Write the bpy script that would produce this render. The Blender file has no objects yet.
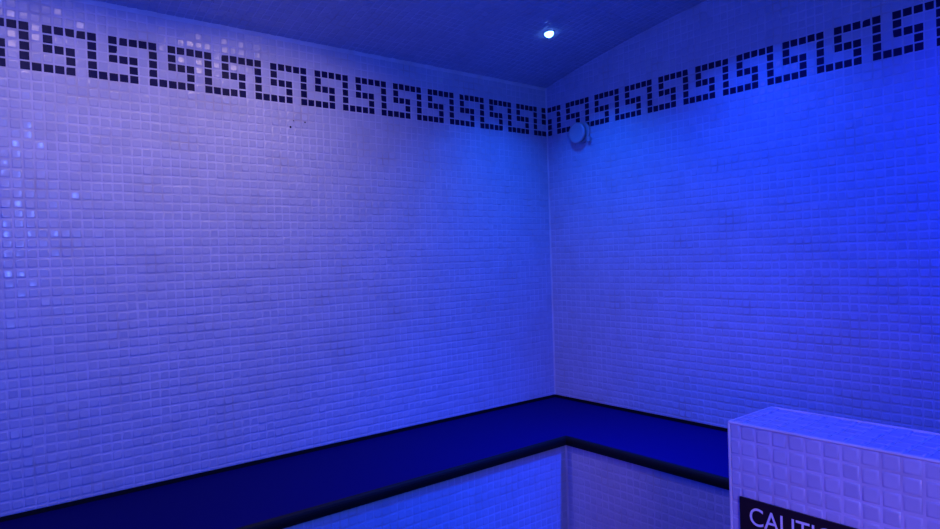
import bpy, math, random
import numpy as np
from mathutils import Vector, Matrix

# ------------------------------------------------------------------ scale
T = 0.029            # one mosaic tile pitch in metres
FLOOR = -65.4        # floor level counted in tiles from the top of the key frieze


def W(x, y, z):
    return Vector((x * T, y * T, (z - FLOOR) * T))


sc = bpy.context.scene
C = sc.collection

# ------------------------------------------------------------------ camera
cam_d = bpy.data.cameras.new('camera')
cam = bpy.data.objects.new('camera', cam_d)
C.objects.link(cam)
cam_d.sensor_width = 36.0
cam_d.lens = 36.0 * 651.32 / 940.0
cam_d.clip_start = 0.02
r = Vector((0.78162225, -0.62293896, -0.03183872))
u = Vector((0.03107678, -0.012089, 0.99944389))
d = Vector((0.62297744, 0.78217703, -0.0099099))
m = Matrix((r, u, -d)).transposed().to_4x4()
m.translation = W(-80.918, -79.177, -25.294)
cam.matrix_world = m
sc.camera = cam

# ------------------------------------------------------------------ world, lights, exposure
wd = bpy.data.worlds.new('World')
sc.world = wd
wd.use_nodes = True
wd.node_tree.nodes['Background'].inputs[0].default_value = (0.0, 0.0, 0.0, 1)
wd.node_tree.nodes['Background'].inputs[1].default_value = 0.0
sc.view_settings.view_transform = 'Standard'
sc.view_settings.look = 'None'
sc.view_settings.exposure = 0.0
sc.view_settings.gamma = 1.0
sc.view_settings.use_curve_mapping = False

BLUE = (0.0, 0.06, 1.0)
WARM = (1.0, 0.70, 0.57)


def aim(o, loc, target):
    o.location = loc
    o.rotation_euler = (Vector(target) - Vector(loc)).to_track_quat('-Z', 'Y').to_euler()


def area(name, loc, target, sx, sy, power, color, shape='RECTANGLE', spread=180):
    l = bpy.data.lights.new(name, 'AREA')
    l.shape = shape
    l.size = sx
    if shape in ('RECTANGLE', 'ELLIPSE'):
        l.size_y = sy
    l.energy = power
    l.color = color
    l.spread = math.radians(spread)
    o = bpy.data.objects.new(name, l)
    C.objects.link(o)
    aim(o, loc, target)
    return o


# unseen light placed behind the viewer for the glints on the left wall
area('glint_light', W(-74.5, -101, -10), W(-75, -50, -13), 0.11, 0.75, 20, (0.10, 0.20, 1.0))
area('blue_fill_back', W(-114, -50, -20), W(-60, -50, -20), 1.2, 1.6, 30, (0.0, 0.01, 1.0))  # added blue fill behind the back wall, lifts the room's ambient light
area('blue_fill_near', W(-76, -101.5, -30), W(-76, -60, -30), 0.9, 1.7, 15, (0.02, 0.12, 0.87))  # added broad blue fill at the unseen near wall, facing the left wall
# low unseen light added to brighten the partition front
area('partition_fill', W(-84, -101, -30), W(-42, -64, -42), 0.3, 0.3, 0.34, (1.0, 0.3, 0.3), spread=40)

# vault lamps: (x, y, power, colour, point the beam is turned to or None, diameter in tiles, beam spread)
LAMPS = [(-13.5, -14.2, 5.0, (0.0, 0.12, 1.0), None, 1.1, 118),
         (-13.5, -38.0, 7.5, BLUE, None, 1.1, 118),
         (-13.5, -51.0, 8.5, BLUE, (-26, -24, -64), 1.1, 60),
         (-13.5, -78.0, 27.0, (0.0, 0.01, 1.0), None, 1.1, 150),
         (-45.0, -28.0, 1.5, (0.05, 0.15, 1.0), None, 1.1, 145),
         (-51.0, -16.0, 4.3, WARM, (-50, -7, -40), 12.0, 148),
         (-73.0, -16.0, 3.5, WARM, (-73, -7, -40), 12.0, 147)]

rng = np.random.default_rng(7)
random.seed(7)


def vault(v):
    return 3.45 + 0.235 * v - 0.0023 * v * v


def vault_slope(v):
    return 0.235 - 0.0046 * v


# ------------------------------------------------------------------ materials
def mat(name, base, rough=0.5, spec=0.5, metal=0.0):
    m_ = bpy.data.materials.new(name)
    m_.use_nodes = True
    b = m_.node_tree.nodes['Principled BSDF']
    b.inputs['Base Color'].default_value = (*base, 1)
    b.inputs['Roughness'].default_value = rough
    b.inputs['Specular IOR Level'].default_value = spec
    b.inputs['Metallic'].default_value = metal
    return m_


def tinted(name, lo, hi, rough, spec=0.5):
    """glazed tile: per-tile shade from the 'tint' face attribute plus a fine mottling"""
    m_ = mat(name, hi, rough, spec)
    nt = m_.node_tree
    n, l = nt.nodes, nt.links
    b = n['Principled BSDF']
    at = n.new('ShaderNodeAttribute')
    at.attribute_name = 'tint'
    tc = n.new('ShaderNodeTexCoord')
    no = n.new('ShaderNodeTexNoise')
    no.inputs['Scale'].default_value = 1.6
    no.inputs['Detail'].default_value = 4
    l.new(tc.outputs['Object'], no.inputs['Vector'])
    ad = n.new('ShaderNodeMath')
    ad.operation = 'MULTIPLY_ADD'
    ad.inputs[1].default_value = 0.5
    l.new(no.outputs['Fac'], ad.inputs[0])
    hf = n.new('ShaderNodeMath')
    hf.operation = 'MULTIPLY'
    hf.inputs[1].default_value = 0.6
    l.new(at.outputs['Fac'], hf.inputs[0])
    l.new(hf.outputs[0], ad.inputs[2])
    mx = n.new('ShaderNodeMix')
    mx.data_type = 'RGBA'
    mx.inputs[6].default_value = (*lo, 1)
    mx.inputs[7].default_value = (*hi, 1)
    l.new(ad.outputs[0], mx.inputs[0])
    l.new(mx.outputs[2], b.inputs['Base Color'])
    return m_


def grout_mat(name, base, stain, amount):
    m_ = mat(name, base, 0.85, 0.2)
    nt = m_.node_tree
    n, l = nt.nodes, nt.links
    b = n['Principled BSDF']
    tc = n.new('ShaderNodeTexCoord')
    no = n.new('ShaderNodeTexNoise')
    no.inputs['Scale'].default_value = 9
    no.inputs['Detail'].default_value = 5
    l.new(tc.outputs['Object'], no.inputs['Vector'])
    rp = n.new('ShaderNodeValToRGB')
    rp.color_ramp.elements[0].position = 0.45
    rp.color_ramp.elements[0].color = (0, 0, 0, 1)
    rp.color_ramp.elements[1].position = 0.75
    rp.color_ramp.elements[1].color = (amount, amount, amount, 1)
    l.new(no.outputs['Fac'], rp.inputs[0])
    mx = n.new('ShaderNodeMix')
    mx.data_type = 'RGBA'
    mx.inputs[6].default_value = (*base, 1)
    mx.inputs[7].default_value = (*stain, 1)
    l.new(rp.outputs[0], mx.inputs[0])
    l.new(mx.outputs[2], b.inputs['Base Color'])
    return m_


M_WHITE = tinted('white_glazed_tile', (0.37, 0.385, 0.50), (0.44, 0.45, 0.57), 0.11, 0.3)
M_NAVY = tinted('navy_glazed_tile', (0.004, 0.004, 0.035), (0.008, 0.008, 0.06), 0.45, 0.1)
M_GROUT = grout_mat('pale_grout', (0.47, 0.475, 0.60), (0.27, 0.22, 0.22), 0.6)
M_SEAT = tinted('navy_seat_slab', (0.001, 0.001, 0.065), (0.0015, 0.0015, 0.08), 0.6, 0.03)
M_BLACK = mat('black_edging', (0.004, 0.004, 0.005), 0.6, 0.15)
M_TRIM = grout_mat('white_corner_trim', (0.54, 0.54, 0.62), (0.40, 0.30, 0.26), 0.5)
M_FLOOR = grout_mat('dark_floor_tile', (0.06, 0.06, 0.07), (0.08, 0.07, 0.06), 0.5)
M_DARKWALL = tinted('dark_wall_tile', (0.04, 0.04, 0.05), (0.08, 0.08, 0.10), 0.4)
M_PLAS = mat('white_plastic', (0.37, 0.35, 0.40), 0.4)
M_SIGN = mat('black_sign_plate', (0.016, 0.006, 0.008), 0.4, 0.3)
M_LETTER = mat('white_sign_lettering', (0.72, 0.70, 0.70), 0.5)
M_STEEL = mat('brushed_steel', (0.6, 0.6, 0.62), 0.3, 0.5, 1.0)
M_HOLE = mat('dark_hole', (0.01, 0.01, 0.015), 0.8, 0.1)


def emission(name, col, strength):
    m_ = bpy.data.materials.new(name)
    m_.use_nodes = True
    nt = m_.node_tree
    nt.nodes.clear()
    e = nt.nodes.new('ShaderNodeEmission')
    e.inputs[0].default_value = (*col, 1)
    e.inputs[1].default_value = strength
    o = nt.nodes.new('ShaderNodeOutputMaterial')
    nt.links.new(e.outputs[0], o.inputs[0])
    return m_


M_LENS = emission('lit_lamp_lens', (0.12, 0.35, 1.0), 11.0)
M_LENS2 = emission('dim_blue_lens', (0.0, 0.06, 1.0), 1.0)
M_LENS3 = emission('warm_lens', (1.0, 0.66, 0.5), 0.8)


# ------------------------------------------------------------------ object helpers
def link(name, me, parent=None, mats=()):
    o = bpy.data.objects.new(name, me)
    C.objects.link(o)
    for m_ in mats:
        me.materials.append(m_)
    if parent:
        o.parent = parent
        o.matrix_parent_inverse = parent.matrix_world.inverted()
    return o


def empty(name, loc, label, cat, group=None):
    o = bpy.data.objects.new(name, None)
    C.objects.link(o)
    o.location = loc
    o.empty_display_size = 0.05
    o['label'] = label
    o['category'] = cat
    if group:
        o['group'] = group
    bpy.context.view_layer.update()
    return o


class MB:
    """collects polygons (tile units through a plane frame or plain world points) into ONE mesh"""

    def __init__(s):
        s.v, s.f, s.m, s.t, s.sm = [], [], [], [], []

    def poly(s, pts, mi=0, tint=0.5, smooth=False):
        b = len(s.v)
        s.v += [tuple(p) for p in pts]
        s.f.append(tuple(range(b, b + len(pts))))
        s.m.append(mi)
        s.t.append(tint)
        s.sm.append(smooth)

    def faces(s, verts, faces, mi=0, tint=0.5, smooth=True):
        b = len(s.v)
        s.v += [tuple(p) for p in verts]
        for f in faces:
            s.f.append(tuple(b + i for i in f))
            s.m.append(mi)
            s.t.append(tint)
            s.sm.append(smooth)

    def box(s, a, b, mi=0):
        """axis box between two corners in tile units"""
        x0, x1 = sorted((a[0], b[0]))
        y0, y1 = sorted((a[1], b[1]))
        z0, z1 = sorted((a[2], b[2]))
        p = [W(x, y, z) for z in (z0, z1) for y in (y0, y1) for x in (x0, x1)]
        s.faces(p, [(0, 2, 3, 1), (4, 5, 7, 6), (0, 1, 5, 4), (2, 6, 7, 3), (0, 4, 6, 2), (1, 3, 7, 5)], mi, 0.5, False)

    def build(s, name, parent=None, mats=()):
        me = bpy.data.meshes.new(name)
        me.from_pydata(s.v, [], s.f)
        me.polygons.foreach_set('material_index', s.m)
        me.polygons.foreach_set('use_smooth', s.sm)
        a = me.attributes.new('tint', 'FLOAT', 'FACE')
        a.data.foreach_set('value', s.t)
        me.update()
        return link(name, me, parent, mats)


RING = [(i * 4 + j, i * 4 + (j + 1) % 4, (i + 1) * 4 + (j + 1) % 4, (i + 1) * 4 + j) for i in range(4) for j in range(4)] + [(16, 17, 18, 19)]


def tile(mb, P, u0, u1, v0, v1, mi, h=0.045, grout=0.17, tilt=0.03):
    """one pillowed mosaic tile on the surface P(u, v, height)"""
    g = grout / 2
    u0 += g; u1 -= g; v0 += g; v1 -= g
    if u1 - u0 < 0.06 or v1 - v0 < 0.06:
        return
    su, sv = rng.normal(0, tilt, 2)
    j = rng.normal(0, 0.012, 2)
    u0 += j[0]; u1 += j[0]; v0 += j[1]; v1 += j[1]
    cu, cv = (u0 + u1) / 2, (v0 + v1) / 2
    vs = []
    small = min(u1 - u0, v1 - v0)
    for ins, k in ((0, 0.0), (0.03, 0.6), (0.085, 1.0), (0.16, 0.86), (0.22, 0.8)):
        i = min(ins, small * ins / 0.83)
        for a, b in ((u0 + i, v0 + i), (u1 - i, v0 + i), (u1 - i, v1 - i), (u0 + i, v1 - i)):
            hh = h * k + (su * (a - cu) + sv * (b - cv) if k else 0)
            vs.append(P(a, b, hh))
    mb.faces(vs, RING, mi, float(rng.random()), True)


# Greek key unit, six columns wide and five rows high; column 0 is the stub
KEY = [(0, 1, 2, 3, 4), (0, 4), (0, 1, 2, 4), (2, 4), (0, 1, 2, 4, 5)]


def structure(o):
    o['kind'] = 'structure'
    return o


# ------------------------------------------------------------------ room shell
XB = -112.0     # back wall
YN = -102.0     # near wall

# left wall (plane y = 0), columns counted from the corner towards -x
mb = MB()
PLm = lambda a, b, h: W(a, -h, b)     # a = x
mb.poly([W(XB, 0, FLOOR), W(0.3, 0, FLOOR), W(0.3, 0, vault(0)), W(XB, 0, vault(0))], 0)
rows = [0.09 - n for n in range(-4, 50)]
ZS = -49.3
for c in range(0, 112):
    ws = lambda q: q - 0.05 + 0.32 * max(0.0, 1 - q / 14)     # noqa  the first columns were laid a little wide
    ua, ub = ws(c) if c else 0.1, ws(c + 1)
    kcol = (0 - c) % 6
    for top in rows:
        z1, z0 = min(top, vault(0) - 0.05), max(top - 1, ZS)
        if z1 - z0 < 0.2:
            continue
        rr = round(0.09 - top)
        navy = 0 <= rr < 5 and kcol in KEY[rr]
        tile(mb, PLm, -ub, -ua, z0, z1, 2 if navy else 1)
wl = structure(mb.build('wall_left', None, (M_GROUT, M_WHITE, M_NAVY)))

# right wall (plane x = 0), arched top, columns counted from the corner towards -y
mb = MB()
arch = [W(0, -v, vault(v)) for v in np.linspace(0, 102, 41)]
mb.poly([W(0, 0, FLOOR)] + arch + [W(0, YN, FLOOR)], 0)
PR = lambda a, b, h: W(-h, -a, b)
rows_r = [0.09 - n for n in range(-10, 50)]
for c in range(-1, 102):
    wv = lambda q: 0.62 + q - 0.40 * max(0.0, 1 - q / 7)     # noqa
    va, vb = wv(c), wv(c + 1)
    if c < 0:
        continue
    kcol = (c + 2) % 6
    for top in rows_r:
        z1, z0 = min(top, min(vault(va), vault(vb)) - 0.05), max(top - 1, ZS)
        if z1 - z0 < 0.2:
            continue
        rr = round(0.09 - top)
        navy = 0 <= rr < 5 and kcol in KEY[rr] and c >= 0
        tile(mb, PR, va, vb, z0, z1, 2 if navy else 1)
wr = structure(mb.build('wall_right', None, (M_GROUT, M_WHITE, M_NAVY)))

# barrel-vaulted ceiling
mb = MB()
vs_ = np.linspace(0, 102, 69)
for i in range(len(vs_) - 1):
    a, b = vs_[i], vs_[i + 1]
    mb.poly([W(XB, -a, vault(a)), W(0.3, -a, vault(a)), W(0.3, -b, vault(b)), W(XB, -b, vault(b))], 0, 0.5, True)


def PC(a, b, h):
    s_ = vault_slope(b)
    q = 1 / math.sqrt(1 + s_ * s_)
    return W(a, -(b + h * s_ * q), vault(b) - h * q)


lamp_xy = [(lx, -ly) for lx, ly, *_ in LAMPS]
for i in range(112):
    for j in range(102):
        x1, x0, v0, v1 = -i, -i - 1, j, j + 1
        if any(abs((x0 + x1) / 2 - lx) < 1.25 and abs((v0 + v1) / 2 - ly) < 1.25 for lx, ly in lamp_xy):
            continue
        tile(mb, PC, x0, x1, v0, v1, 1, 0.05, 0.15, 0.03)
ceil = structure(mb.build('ceiling', None, (M_GROUT, M_WHITE)))

# grout bead where the left wall meets the vault
mb = MB()
xs = np.arange(XB, 0.01, 0.5)
jag = 0.16 + 0.10 * rng.random(len(xs))
for i in range(len(xs) - 1):
    a, b, ja, jb = xs[i], xs[i + 1], jag[i], jag[i + 1]
    zt = vault(0)
    mb.poly([W(a, -0.02, zt - 0.5), W(b, -0.02, zt - 0.5), W(b, -jb, zt - 0.1), W(a, -ja, zt - 0.1)], 0, 0.5, True)
    mb.poly([W(a, -ja, zt - 0.1), W(b, -jb, zt - 0.1), W(b, -jb, zt + 0.2), W(a, -ja, zt + 0.2)], 0, 0.5, True)
structure(mb.build('trim_1', None, (M_TRIM,)))
# grout bead in the vertical corner
mb = MB()
for i in range(40):
    z0, z1 = ZS + (vault(0) - ZS) * i / 40, ZS + (vault(0) - ZS) * (i + 1) / 40
    mb.poly([W(0, -0.22, z0), W(-0.13, 0, z0), W(-0.13, 0, z1), W(0, -0.22, z1)], 0, 0.5)
structure(mb.build('trim_2', None, (M_TRIM,)))

# floor, back wall and near wall (behind the viewer), each with a doorway
mb = MB()
mb.box((XB, YN, FLOOR - 4), (0, 0, FLOOR))
structure(mb.build('floor', None, (M_FLOOR,)))
mb = MB()
D0, D1, DT = -92.0, -60.0, 1.5
for x0, x1, z0, z1 in ((XB, D0, FLOOR, vault(0)), (D1, 0.0, FLOOR, vault(0)), (D0, D1, DT, vault(0))):
    mb.box((x0, YN - 4, z0), (x1, YN, z1))
structure(mb.build('wall_near', None, (M_DARKWALL,)))
mb = MB()
B0, B1, BT = -72.0, -28.0, 1.5
for v0, v1, z0 in ((-102.0, B0, FLOOR), (B1, 0.0, FLOOR), (B0, B1, BT)):
    n = 10
    top = [W(XB, v0 + (v1 - v0) * k / n, vault(-(v0 + (v1 - v0) * k / n))) for k in range(n + 1)]
    mb.poly([W(XB, v1, z0), W(XB, v0, z0)] + top, 0)
structure(mb.build('wall_back', None, (M_DARKWALL,)))

# ------------------------------------------------------------------ corner bench
SZ = -49.75      # seat top
FL, FR = -18.35, -16.9     # front lines of the left and right seat
RL, RR = -17.45, -16.0     # riser planes
YE = -101.7
XE = XB + 4.0
bench = empty('corner_bench', W(-9, -9, FLOOR), 'built-in corner bench with navy seat and white mosaic risers, along both walls', 'bench')


def seat(name, pts, parent):
    mb = MB()
    top = [W(x, y, SZ) for x, y in pts]
    bot = [W(x, y, SZ - 1.3) for x, y in pts]
    mb.poly(top, 0)
    mb.poly(bot[::-1], 0)
    n_ = len(pts)
    for i in range(n_):
        mb.poly([bot[i], bot[(i + 1) % n_], top[(i + 1) % n_], top[i]], 0)
    return mb.build(name, parent, (M_SEAT,))


e = 0.45
seat('seat', [(XE, -0.15), (XE, FL + e), (FR + e, FL + e), (-0.15, -0.15)], bench)
seat('seat', [(-0.15, -0.15), (FR + e, FL + e), (FR + e, YE), (-0.15, YE)], bench)


def nosing(parent):
    """rounded black front edge that follows the L of the bench"""
    prof = []
    for k in range(9):
        a = math.radians(90 - 180 * k / 8)
        prof.append((0.45 * math.cos(a), SZ - 0.65 + 0.65 * math.sin(a)))
    path = [((XE, FL + e), (0, -1)), ((FR + e, FL + e), (-1, -1)), ((FR + e, YE), (-1, 0))]
    mb = MB()
    vs, fs = [], []
    for (px, py), (nx, ny) in path:
        for off, z in prof:
            vs.append(W(px + nx * off, py + ny * off, z))
    n_ = len(prof)
    for i in range(2):
        for k in range(n_ - 1):
            fs.append((i * n_ + k, (i + 1) * n_ + k, (i + 1) * n_ + k + 1, i * n_ + k + 1))
    mb.faces(vs, fs, 0, 0.5, False)
    o = mb.build('edge_trim', parent, (M_BLACK,))
    o['label'] = 'black rounded front edge'
    return o


nosing(bench)
# black joint between seat and walls
mb = MB()
mb.box((XE, -0.16, SZ - 0.3), (-0.02, -0.01, ZS + 0.02))
mb.box((-0.16, YE, SZ - 0.3), (-0.02, -0.16, ZS + 0.02))
o = mb.build('sealing_joint', bench, (M_BLACK,))
o['label'] = 'black seal along the wall'
# risers
mb = MB()
PRL = lambda a, b, h: W(a, RL - h, b)
zt = SZ - 1.3
mb.poly([W(XE, RL, FLOOR), W(RR, RL, FLOOR), W(RR, RL, zt), W(XE, RL, zt)], 0)
for c in range(0, 91):
    x1 = RR - 0.12 - c
    for n in range(15):
        z1 = zt - 0.05 - n
        if z1 - 1 > FLOOR:
            tile(mb, PRL, x1 - 1, x1, z1 - 1, z1, 1)
mb.build('riser', bench, (M_GROUT, M_WHITE))
mb = MB()
PRR = lambda a, b, h: W(RR - h, -a, b)
mb.poly([W(RR, RL, FLOOR), W(RR, YE, FLOOR), W(RR, YE, zt), W(RR, RL, zt)], 0)
for c in range(0, 84):
    v0 = -RL + 0.12 + c
    for n in range(15):
        z1 = zt - 0.05 - n
        if z1 - 1 > FLOOR:
            tile(mb, PRR, v0, v0 + 1, z1 - 1, z1, 1)
mb.build('riser', bench, (M_GROUT, M_WHITE))
mb = MB()
mb.poly([W(RR, RL - 0.2, FLOOR), W(RR - 0.2, RL, FLOOR), W(RR - 0.2, RL, zt), W(RR, RL - 0.2, zt)], 0)
mb.build('corner_bead', bench, (M_TRIM,))

# ------------------------------------------------------------------ low tiled partition
PX0, PX1, PY0, PY1, PZ = -42.0, -36.25, -56.45, -84.0, -36.34
part = empty('low_partition', W(-39, -60, FLOOR), 'low white-tiled partition with pale edge trim carrying the black sign', 'partition')
mb = MB()
mb.box((PX0 + 0.1, PY1, FLOOR), (PX1 - 0.1, PY0 - 0.1, PZ - 0.1), 0)
PF = lambda a, b, h: W(PX0 + 0.1 - h, a, b)
PB = lambda a, b, h: W(PX1 - 0.1 + h, a, b)
PT = lambda a, b, h: W(a, b, PZ - 0.1 + h)
PS = lambda a, b, h: W(a, PY0 - 0.1 + h, b)
zrow = [-37.46 - n for n in range(0, 28)]
ycol = [-57.3 - n for n in range(0, 27)]
for zi, z1 in enumerate([PZ - 0.14] + zrow):
    z0 = zrow[zi] if zi < len(zrow) else z1 - 1
    if z0 < FLOOR:
        break
    tile(mb, PF, -57.3, PY0 - 0.12, z0, z1, 1, 0.05, 0.15)
    tile(mb, PB, -57.3, PY0 - 0.12, z0, z1, 1, 0.05, 0.15)
    for y1 in ycol[:-1]:
        tile(mb, PF, y1 - 1, y1, z0, z1, 1, 0.05, 0.15)
        tile(mb, PB, y1 - 1, y1, z0, z1, 1, 0.05, 0.15)
    for k in range(5):
        w5 = (PX1 - PX0 - 0.64) / 5
        tile(mb, PS, PX0 + 0.32 + k * w5, PX0 + 0.32 + (k + 1) * w5, z0, z1, 1, 0.05, 0.15)
for k in range(5):
    w5 = (PX1 - PX0 - 0.64) / 5
    tile(mb, PT, PX0 + 0.32 + k * w5, PX0 + 0.32 + (k + 1) * w5, -57.3, PY0 - 0.12, 1, 0.1, 0.1)
    for y1 in ycol[:-1]:
        tile(mb, PT, PX0 + 0.32 + k * w5, PX0 + 0.32 + (k + 1) * w5, y1 - 1, y1, 1, 0.06, 0.1)
mb.build('tiled_body', part, (M_GROUT, M_WHITE))


def rounded_bar(p0, p1, rad, name, parent, m_):
    me = bpy.data.curves.new(name, 'CURVE')
    me.dimensions = '3D'
    sp = me.splines.new('POLY')
    sp.points.add(1)
    sp.points[0].co = (*p0, 1)
    sp.points[1].co = (*p1, 1)
    me.bevel_depth = rad
    me.bevel_resolution = 3
    me.use_fill_caps = True
    tmp = bpy.data.objects.new('tmp', me)
    C.objects.link(tmp)
    dg = bpy.context.evaluated_depsgraph_get()
    mesh = bpy.data.meshes.new_from_object(tmp.evaluated_get(dg))
    bpy.data.objects.remove(tmp)
    return link(name, mesh, parent, (m_,))


q = 0.09
for a, b in (((PX0 + q, PY0 - q, PZ - q), (PX0 + q, PY1, PZ - q)),
             ((PX1 - q, PY0 - q, PZ - q), (PX1 - q, PY1, PZ - q)),
             ((PX0 + q, PY0 - q, PZ - q), (PX1 - q, PY0 - q, PZ - q)),
             ((PX0 + q, PY0 - q, FLOOR), (PX0 + q, PY0 - q, PZ - q)),
             ((PX1 - q, PY0 - q, FLOOR), (PX1 - q, PY0 - q, PZ - q))):
    rounded_bar(W(*a), W(*b), q * T, 'edge_trim', part, M_TRIM)

# ------------------------------------------------------------------ caution sign
sign = empty('caution_sign', W(PX0, -61, -50), 'black rectangular sign with white capital letters on the low tiled partition', 'sign')
mb = MB()
SX = PX0 - 0.02
mb.box((SX - 0.12, -57.25, -41.0), (SX, -65.0, -50.0), 0)
mb.build('plate', sign, (M_SIGN,))
cu = bpy.data.curves.new('lettering', 'FONT')
cu.body = 'CAUTION'
cu.size = 1.0
cu.extrude = 0.01
tmp = bpy.data.objects.new('tmp', cu)
C.objects.link(tmp)
dg = bpy.context.evaluated_depsgraph_get()
me = bpy.data.meshes.new_from_object(tmp.evaluated_get(dg))
bpy.data.objects.remove(tmp)
co = np.array([v.co[:] for v in me.vertices])
x0, x1 = co[:, 0].min(), co[:, 0].max()
y0, y1 = co[:, 1].min(), co[:, 1].max()
for v in me.vertices:
    a = (v.co.x - x0) / (x1 - x0)
    b = (v.co.y - y0) / (y1 - y0)
    v.co = W(SX - 0.13 - v.co.z, -57.92 - a * 6.15, -42.58 + b * 1.12)
me.materials.clear()
link('lettering', me, sign, (M_LETTER,))['label'] = 'white lettering reading CAUTION'


# ------------------------------------------------------------------ lathe helper
def lathe(name, prof, origin, axis, parent, m_, n=40, smooth=True):
    """prof: (radius, distance along axis) in tiles"""
    ax = Vector(axis).normalized()
    up = Vector((0, 0, 1)) if abs(ax.z) < 0.9 else Vector((1, 0, 0))
    e1 = ax.cross(up).normalized()
    e2 = ax.cross(e1)
    o = W(*origin)
    vs, fs = [], []
    for rad, h in prof:
        for k in range(n):
            a = 2 * math.pi * k / n
            vs.append(o + (e1 * math.cos(a) + e2 * math.sin(a)) * rad * T + ax * h * T)
    for i in range(len(prof) - 1):
        for k in range(n):
            fs.append((i * n + k, i * n + (k + 1) % n, (i + 1) * n + (k + 1) % n, (i + 1) * n + k))
    fs.append(tuple(range(n))[::-1])
    fs.append(tuple((len(prof) - 1) * n + k for k in range(n)))
    mb = MB()
    mb.faces(vs, fs, 0, 0.5, smooth)
    ob = mb.build(name, parent, (m_,))
    for p_ in ob.data.polygons:
        if len(p_.vertices) > 4:
            p_.use_smooth = False
    return ob


# ------------------------------------------------------------------ round fitting on the right wall
kn = empty('round_wall_fitting', W(-0.05, -7.6, -5.5), 'round white plastic cap on the right wall, just under the key frieze', 'wall fitting')
lathe('flange', [(1.75, 0.0), (1.75, 0.2), (1.62, 0.3), (1.4, 0.32)], (-0.05, -7.95, -5.5), (-1, 0, 0), kn, M_PLAS)
lathe('cap', [(1.45, 0.0), (1.45, 0.45), (1.66, 0.52), (1.7, 0.75), (1.62, 0.9), (1.35, 0.95), (1.2, 0.9), (0.3, 0.92)],
      (-0.34, -7.75, -5.62), (-1, 0, 0), kn, M_PLAS)
mb = MB()
mb.box((-0.1, -9.3, -6.5), (-0.6, -9.95, -7.2), 0)
mb.build('screw_tab', kn, (M_PLAS,))

# old screw holes in the left wall
for hx, hz, rad in ((-46.5, -7.85, 0.13), (-46.05, -7.0, 0.07), (-44.5, -7.05, 0.10)):
    lathe('screw_hole', [(rad, 0.0), (rad, 0.02)], (hx, -0.1, hz), (0, -1, 0), wl, M_HOLE, 14, False)


# ------------------------------------------------------------------ recessed ceiling lamps
LAMP_LABEL = ['small lit round spotlight in the vault, nearest the room corner',
              'recessed spotlight in the vault above the middle of the right bench',
              'tilted recessed spotlight at the top of the vault, aimed at the left bench front',
              'recessed spotlight in the vault above the far end of the right bench',
              'recessed blue spotlight in the vault in front of the left bench',
              'wide warm white round diffuser lamp in the vault above the middle of the left bench',
              'wide warm white round lamp in the vault above the near left bench end']
for k, (lx, ly, pw, col, tgt, *big) in enumerate(LAMPS):
    v = -ly
    s_ = vault_slope(v)
    nrm = Vector((0, -s_, -1)).normalized()
    base = (lx, ly, vault(v) - 0.02)
    L = empty('ceiling_spotlight', W(*base), LAMP_LABEL[k], 'ceiling light', 'recessed vault spotlights')
    dia = (big or [1.1])[0]
    q_ = dia / 1.1
    lathe('bezel', [(0.69 * q_, 0.0), (0.85 * q_, 0.0), (0.85 * q_, 0.06), (0.77 * q_, 0.1), (0.69 * q_, 0.08)], base, nrm, L, M_STEEL, 32)
    hb = min(1.0, 1.6 / q_)
    lathe('lens', [((0.55 if k else 0.68) * q_ * math.cos(t), 0.02 + (0.5 if k else 0.62) * q_ * hb * math.sin(t)) for t in np.radians([0, 20, 40, 60, 75, 86])], base, nrm, L, (M_LENS if k == 0 else M_LENS3 if dia > 2 else M_LENS2), 32)
    p0 = W(*base) + nrm * (0.06 + 0.64 * q_ * hb) * T
    ao = area('spot_beam', p0, p0 + Vector((0, 0, -1)) if tgt is None else W(*tgt), (big or [1.1])[0] * T, 1.1 * T, pw, col, 'DISK', (big or [0, 180])[1])
    ao.parent = L
    ao.matrix_parent_inverse = L.matrix_world.inverted()
